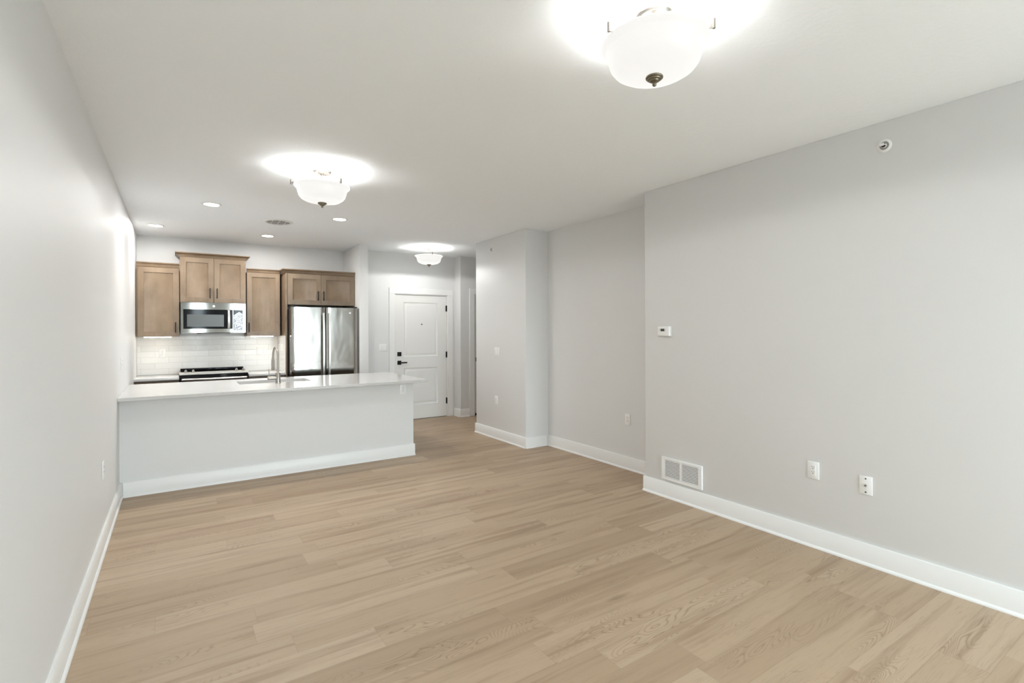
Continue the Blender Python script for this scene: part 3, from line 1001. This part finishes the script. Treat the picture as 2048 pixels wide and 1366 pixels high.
for hx in (a0 + 0.035, a1 - 0.035):
    MB().box(hx - 0.03, hx + 0.03, yo(7.415), yo(7.56), 1.8135, 1.830, 0.004, 2).build('hinge_cover', M_DARK, t)

# ------------------------------------------------------------------ under-cabinet light bars
def led_bar(label, x0, x1):
    t = thing('under_cabinet_light', label, 'light', ((x0 + x1) / 2, 7.937, ZB), 0, 'light bars under the wall cabinets')
    w = (x1 - x0) / 2
    MB().box(-w - 0.006, w + 0.006, 0.006, 0.030, -0.0045, 0.0215).build('housing', M_RING, t)
    MB().box(-w, w, -0.012, 0.030, -0.0125, -0.0050, 0.003, 2).build('diffuser', M_LED, t)
led_bar('lit bar light under the wall cabinet at the left wall', -0.333, -0.045)
led_bar('lit bar light under the wall cabinet next to the refrigerator', 0.880, 1.166)

# ------------------------------------------------------------------ ceiling fixtures
def semi_flush(label, x, y, ang):
    t = thing('ceiling_light', label, 'ceiling light', (x, y, H), 0, 'semi-flush bowl ceiling lights')
    MB().lathe([(0, -0.0006), (0.069, -0.0006), (0.069, -0.014), (0.066, -0.017), (0.064, -0.024), (0.0615, -0.027), (0.0, -0.027)], 48).build('canopy', M_NICKEL, t)
    for s_ in (1, -1):
        MB().cyl((0.030 * s_, 0.020 * s_, -0.027), (0.030 * s_, 0.020 * s_, -0.037), 0.0045, seg=14).build('canopy_nut', M_NICKEL, t)
    MB().cyl((0, 0, -0.027), (0, 0, -0.258), 0.0105, seg=20).cyl((0, 0, -0.027), (0, 0, -0.040), 0.015, 0.012, seg=20).build('stem', M_NICKEL, t)
    zr = -0.128         # rim height below the ceiling
    th = 0.0045
    prof_o = [(0.0, -0.1290), (0.05, -0.1285), (0.10, -0.1235), (0.138, -0.1120), (0.160, -0.0985), (0.174, -0.080), (0.1825, -0.052), (0.1875, -0.030), (0.194, -0.020), (0.2045, -0.012), (0.2105, -0.004), (0.2095, 0.0)]
    prof = [(r, zr + z) for r, z in prof_o]
    inner = [(max(r - th, 0.0), zr + z + (th if r < 0.17 else 0.001)) for r, z in reversed(prof_o)]
    inner[-1] = (0.0, zr - 0.129 + th)
    bowl = MB().lathe(prof + inner, 96).build('glass_bowl', M_BOWL, t, sharp=80)
    bowl.data.materials.append(M_BOWL_IN)
    for f in bowl.data.polygons:
        if f.normal.z > 0.05 or f.normal.x * f.center.x + f.normal.y * f.center.y < -0.002:
            f.material_index = 1
    for k in range(3):
        a = ang + k * 2 * PI / 3
        Mk = Matrix.Rotation(a, 4, 'Z')
        b = MB()
        # post, fin and rod reaching in to the hub
        p0 = Mk @ Vector((0.2265, 0, zr - 0.010))
        p1 = Mk @ Vector((0.2265, 0, zr + 0.0265))
        b.cyl(p0, p1, 0.0062, seg=16)
        t2 = bmesh.new()
        fin = [(0.221, zr + 0.012), (0.221, zr - 0.008), (0.213, zr - 0.007), (0.176, zr + 0.0085), (0.176, zr + 0.011)]
        A = [t2.verts.new(Mk @ Vector((r_, -0.002, z_))) for r_, z_ in fin]
        B = [t2.verts.new(Mk @ Vector((r_, 0.002, z_))) for r_, z_ in fin]
        t2.faces.new(A)
        t2.faces.new(list(reversed(B)))
        for i in range(len(fin)):
            j = (i + 1) % len(fin)
            t2.faces.new((A[i], B[i], B[j], A[j]))
        bmesh.ops.recalc_face_normals(t2, faces=t2.faces)
        b._merge(t2)
        b.cyl(Mk @ Vector((0.182, 0, zr + 0.0095)), Mk @ Vector((0.010, 0, zr + 0.0095)), 0.003, seg=10)
        b.build('arm', M_NICKEL, t)
    MB().lathe([(0.0, zr - 0.1295), (0.0325, zr - 0.1295), (0.0345, zr - 0.133), (0.0335, zr - 0.137), (0.028, zr - 0.139), (0.0265, zr - 0.143), (0.020, zr - 0.145), (0.0185, zr - 0.149), (0.0115, zr - 0.152), (0.0075, zr - 0.154), (0.0080, zr - 0.158), (0.0085, zr - 0.163), (0.0060, zr - 0.167), (0, zr - 0.168)], 40).build('finial', M_FINIAL, t)
    # unseen disc added below the rim to shade the canopy, three bulbs round it
    MB().lathe([(0, zr - 0.004), (0.104, zr - 0.004), (0.108, zr - 0.007), (0.104, zr - 0.012), (0, zr - 0.012)], 40).build('canopy_shade_disc', M_NICKEL, t)
    for k in range(3):
        a = ang + PI / 3 + k * 2 * PI / 3
        px, py = 0.126 * math.cos(a), 0.126 * math.sin(a)
        MB().lathe([(0, -0.016), (0.016, -0.010), (0.020, 0.0), (0.016, 0.010), (0.0, 0.016)], 24, Matrix.Translation((px, py, zr - 0.090))).build('bulb', M_BULB, t)
        ld = bpy.data.lights.new('bulb_light', 'POINT')
        ld.energy = BULB_W / 3
        ld.color = WARM
        ld.shadow_soft_size = 0.034
        lo = bpy.data.objects.new('bulb_light', ld)
        COL.objects.link(lo)
        lo.parent = t
        lo.location = (px, py, zr - 0.063)
    ld = bpy.data.lights.new('under_bowl_fill', 'SPOT')  # invisible spot added below the glass to brighten the room
    ld.energy = BOWL_W
    ld.color = WARM
    ld.spot_size = R(180)
    ld.spot_blend = 0.12
    ld.shadow_soft_size = 0.0
    lo = bpy.data.objects.new('under_bowl_fill', ld)
    COL.objects.link(lo)
    lo.parent = t
    lo.location = (0, 0, zr - 0.172)
wa = lambda phi: R(phi - 33.6)
semi_flush('largest-looking bowl ceiling light, in front of the grey right wall', 1.600, 1.372, wa(207))
semi_flush('bowl ceiling light hanging just before the kitchen peninsula', 0.970, 4.165, wa(207))
semi_flush('smallest-looking bowl ceiling light, hanging before the entry door', 3.235, 7.16, wa(172))

def downlight(label, x, y):
    t = thing('recessed_light', label, 'recessed light', (x, y, H), 0, 'recessed lights in the kitchen ceiling')
    MB().lathe([(0.068, -0.0006), (0.089, -0.0006), (0.088, -0.004), (0.074, -0.0075), (0.068, -0.006)], 48, closed=True).build('trim_ring', M_RING, t)
    MB().lathe([(0, -0.0012), (0.0675, -0.0012), (0.0675, -0.0055), (0, -0.0065)], 48).build('lens', M_CAN, t)
    ld = bpy.data.lights.new('downlight_beam', 'AREA')
    ld.shape = 'DISK'
    ld.size = 0.13
    ld.energy = CAN_W
    ld.color = (1.0, 0.985, 0.96)
    ld.spread = R(178)
    lo = bpy.data.objects.new('downlight_beam', ld)
    COL.objects.link(lo)
    lo.parent = t
    lo.location = (0, 0, -0.009)
downlight('recessed light nearest the left wall, above the left countertop', -0.194, 7.395)
downlight('recessed light above the left part of the peninsula countertop', 0.304, 5.870)
downlight('recessed light right of the round ceiling vent, above the peninsula end', 1.556, 5.870)
downlight('recessed light behind the round ceiling vent, nearest the refrigerator', 1.024, 7.405)

t = thing('ceiling_vent', 'round white slotted air vent in the kitchen ceiling', 'ceiling vent', (1.000, 6.400, H))
MB().lathe([(0.128, -0.0006), (0.158, -0.0006), (0.155, -0.005), (0.134, -0.0125), (0.128, -0.0115)], 56, closed=True).build('outer_ring', M_RING, t)
MB().lathe([(0, -0.0008), (0.127, -0.0008), (0.127, -0.0016), (0, -0.0016)], 48).build('duct_shade_sheet', M_DARK, t)  # black disc painted in place of the shaded duct above
gv = MB()
for k in range(-2, 3):
    v = k * 0.043
    hw = math.sqrt(max(0.1285 ** 2 - v * v, 0.0))
    gv.box(-hw, hw, v - 0.0035, v + 0.0035, -0.0118, -0.0088)
for xx in (-0.07, 0.0, 0.07):
    hw = math.sqrt(0.1285 ** 2 - xx * xx)
    gv.box(xx - 0.003, xx + 0.003, -hw, hw, -0.0124, -0.0092)
gv.build('louver', M_RING, t)

# ------------------------------------------------------------------ wall devices (local: x along wall, -y out of the wall, z up)
FACE = {'-y': 0.0, '-x': R(-90), '+x': R(90)}
def receptacle_slots(mb, zc, yf):
    mb.box(-0.0078, -0.0058, yf - 0.0004, yf + 0.001, zc + 0.001, zc + 0.0095)
    mb.box(0.0055, 0.0080, yf - 0.0004, yf + 0.001, zc + 0.002, zc + 0.0090)
    mb.cyl((0, yf - 0.0004, zc - 0.0070), (0, yf + 0.001, zc - 0.0070), 0.0030, seg=12)
def outlet(label, loc, face, horizontal=False, group='wall outlets'):
    t = thing('wall_outlet', label, 'outlet', loc, FACE[face], group)
    MB().box(-0.0375, 0.0375, -0.0062, -0.0006, -0.059, 0.059, 0.0022, 2).build('cover_plate', M_PLATE, t)
    rc = MB().box(-0.0168, 0.0168, -0.0086, -0.0060, -0.0335, 0.0335, 0.001, 1).build('receptacle', M_PLATE, t)
    s = MB()
    receptacle_slots(s, 0.0185, -0.0088)
    receptacle_slots(s, -0.0145, -0.0088)
    s.build('slots', M_SLOT, rc)
def switch(label, loc, face, gangs=1, group='wall light switches', with_outlet=False):
    t = thing('light_switch' if not with_outlet else 'switch_and_outlet', label, 'switch', loc, FACE[face], group)
    w = 0.0375 + 0.023 * (gangs - 1)
    MB().box(-w, w, -0.0062, -0.0006, -0.059, 0.059, 0.0022, 2).build('cover_plate', M_PLATE, t)
    for g in range(gangs):
        xo = (g - (gangs - 1) / 2) * 0.046
        if with_outlet and g == 1:
            rc = MB().box(xo - 0.0168, xo + 0.0168, -0.0086, -0.0060, -0.0335, 0.0335, 0.001, 1).build('receptacle', M_PLATE, t)
            s = MB()
            for zc in (0.0185, -0.0145):
                s.box(xo - 0.0078, xo - 0.0058, -0.0092, -0.008, zc + 0.001, zc + 0.0095).box(xo + 0.0055, xo + 0.008, -0.0092, -0.008, zc + 0.002, zc + 0.009).cyl((xo, -0.0092, zc - 0.007), (xo, -0.008, zc - 0.007), 0.003, seg=12)
            s.build('slots', M_SLOT, rc)
        else:
            MB().prism([(-0.0062, -0.0335), (-0.0078, -0.0335), (-0.0105, 0.0), (-0.0085, 0.0335), (-0.0062, 0.0335)], xo - 0.0168, xo + 0.0168).build('rocker', M_PLATE, t)

outlet('white wall outlet low on the right wall, between floor vent grille and cable plate', (XR, 1.738, 0.522), '-x')
outlet('white wall outlet low in the recessed wall, left of the right wall corner', (XREC, 3.803, 0.529), '-x')
outlet('white wall outlet low on the column, below its light switch', (XCOL, 5.890, 0.527), '-x')
outlet('white wall outlet low on the left wall, above the baseboard', (XL, 4.440, 0.534), '+x')
outlet('white wall outlet high on the left wall, just above the peninsula countertop', (XL, 5.905, 1.190), '+x')
outlet('white wall outlet on the half wall, just below the countertop end', (2.232, YPF, 0.790), '-y')
outlet('white outlet in the tile backsplash, left of the range', (-0.148, YK - 0.0090, 1.192), '-y')
switch('white two-gang switch and outlet plate in the tile, right of the range', (1.047, YK - 0.0090, 1.191), '-y', 2, with_outlet=True)
switch('white two-gang light switch left of the entry door', (2.772, YENT, 1.211), '-y', 2)
switch('white two-gang light switch on the column face', (XCOL, 5.868, 1.190), '-x', 2)

t = thing('cable_wall_plate', 'white cable outlet plate low on the right wall, nearest the camera', 'cable outlet', (XR, 1.423, 0.498), FACE['-x'])
MB().box(-0.0365, 0.0365, -0.0062, -0.0006, -0.0575, 0.0575, 0.0022, 2).build('cover_plate', M_PLATE, t)
for z in (0.042, -0.042):
    MB().cyl((0, -0.0060, z), (0, -0.0072, z), 0.0046, seg=16).build('screw', M_SLOT, t)
MB().cyl((0, -0.0060, 0), (0, -0.0085, 0), 0.0065, seg=6, smooth=False).cyl((0, -0.0085, 0), (0, -0.0185, 0), 0.0046, seg=18).build('coaxial_jack', M_NICKEL, t)

t = thing('thermostat', 'white thermostat with small dark screen on the right wall', 'thermostat', (XR, 2.985, 1.467), FACE['-x'])
MB().box(-0.066, 0.066, -0.010, -0.0006, -0.044, 0.044, 0.003, 2).build('back_plate', M_PLATE, t)
cv = MB().box(-0.064, 0.064, -0.030, -0.0102, -0.0425, 0.0425, 0.006, 3).build('cover', M_PLATE, t)
MB().box(-0.029, 0.014, -0.0312, -0.0300, 0.000, 0.0235, 0.0004, 1).build('screen', M_LCD, cv)
for (bx, bz) in ((-0.044, 0.018), (-0.044, 0.004), (0.026, 0.018), (0.026, 0.004)):
    MB().box(bx - 0.002, bx + 0.002, -0.0312, -0.0300, bz - 0.004, bz + 0.004, 0.0004, 1).build('button', M_GREYMARK, cv)

t = thing('return_air_grille', 'white louvered air grille resting on the right wall baseboard', 'vent grille', (XR, 2.8135, 0.2575), FACE['-x'])
gw, gh = 0.2075, 0.0985
fr = MB().panelled(-gw, gw, -gh, gh, -0.0175, 0.004, [], [])
fr = MB()
fr.box(-gw, gw, -0.0175, -0.0008, 0.078, gh, 0.002, 1).box(-gw, gw, -0.0175, -0.0008, -gh, -0.072, 0.002, 1)
fr.box(-gw, -0.174, -0.0175, -0.0008, -0.072, 0.078, 0.002, 1).box(0.170, gw, -0.0175, -0.0008, -0.072, 0.078, 0.002, 1).box(-0.0125, 0.0045, -0.0175, -0.0008, -0.072, 0.078)
fr.build('frame', M_PLATE, t)
MB().box(-0.174, 0.170, -0.0022, -0.0008, -0.072, 0.078).build('duct_shade_sheet', M_SLOT, t)  # black sheet in place of the shade behind the louvers
for (lx0, lx1) in ((-0.174, -0.0125), (0.0045, 0.170)):
    lv = MB()
    for k in range(12):
        z = -0.0680 + k * 0.01245
        lv.prism([(-0.0168, z - 0.0006), (-0.0168, z + 0.0068), (-0.0150, z + 0.0074), (-0.0060, z + 0.0040), (-0.0060, z + 0.0030), (-0.0150, z - 0.0006)], lx0, lx1)
    lv.build('louver', M_PLATE, t)

def sprinkler(label, loc, face, sc=1.0):
    t = thing('fire_sprinkler', label, 'sprinkler', loc, FACE[face], 'sidewall fire sprinklers')
    rot = Matrix.Rotation(R(90), 4, 'X')
    MB().lathe([(0.0255, 0.0008), (0.0395, 0.0008), (0.0395, 0.0030), (0.036, 0.0065), (0.0275, 0.0085), (0.0255, 0.0070)], 48, rot, closed=True).build('escutcheon', M_PLATE, t)
    MB().lathe([(0.0, 0.0010), (0.0250, 0.0010), (0.0250, 0.0050), (0.019, 0.0030), (0.0, 0.0030)], 40, rot).build('cup', M_GREYMARK, t)
    b = MB().lathe([(0, 0.0030), (0.0135, 0.0030), (0.0135, 0.0130), (0.0105, 0.0150), (0, 0.0150)], 24, rot)
    b.tube([(-0.0125, -0.013, 0), (-0.0125, -0.024, 0), (-0.004, -0.036, 0), (0, -0.038, 0)], 0.0024, 10).tube([(0.0125, -0.013, 0), (0.0125, -0.024, 0), (0.004, -0.036, 0), (0, -0.038, 0)], 0.0024, 10)
    b.box(-0.013, 0.013, -0.0415, -0.0385, 0.004, 0.0065).box(-0.011, 0.011, -0.0410, -0.0380, -0.008, 0.004)
    b.build('sprinkler_head', M_PLATE, t)
    MB().cyl((0, -0.0150, 0), (0, -0.0370, 0), 0.0030, seg=12).lathe([(0, 0.0151), (0.0125, 0.0151), (0.0125, 0.0165), (0, 0.0165)], 24, rot).build('glass_bulb', mat('sprinkler_bulb_dark', (0.03, 0.012, 0.011), 0.3), t)
sprinkler('white fire sprinkler high on the right wall', (XR, 1.317, 2.600), '-x')
sprinkler('white fire sprinkler high on the column face', (XCOL, 6.000, 2.600), '-x')
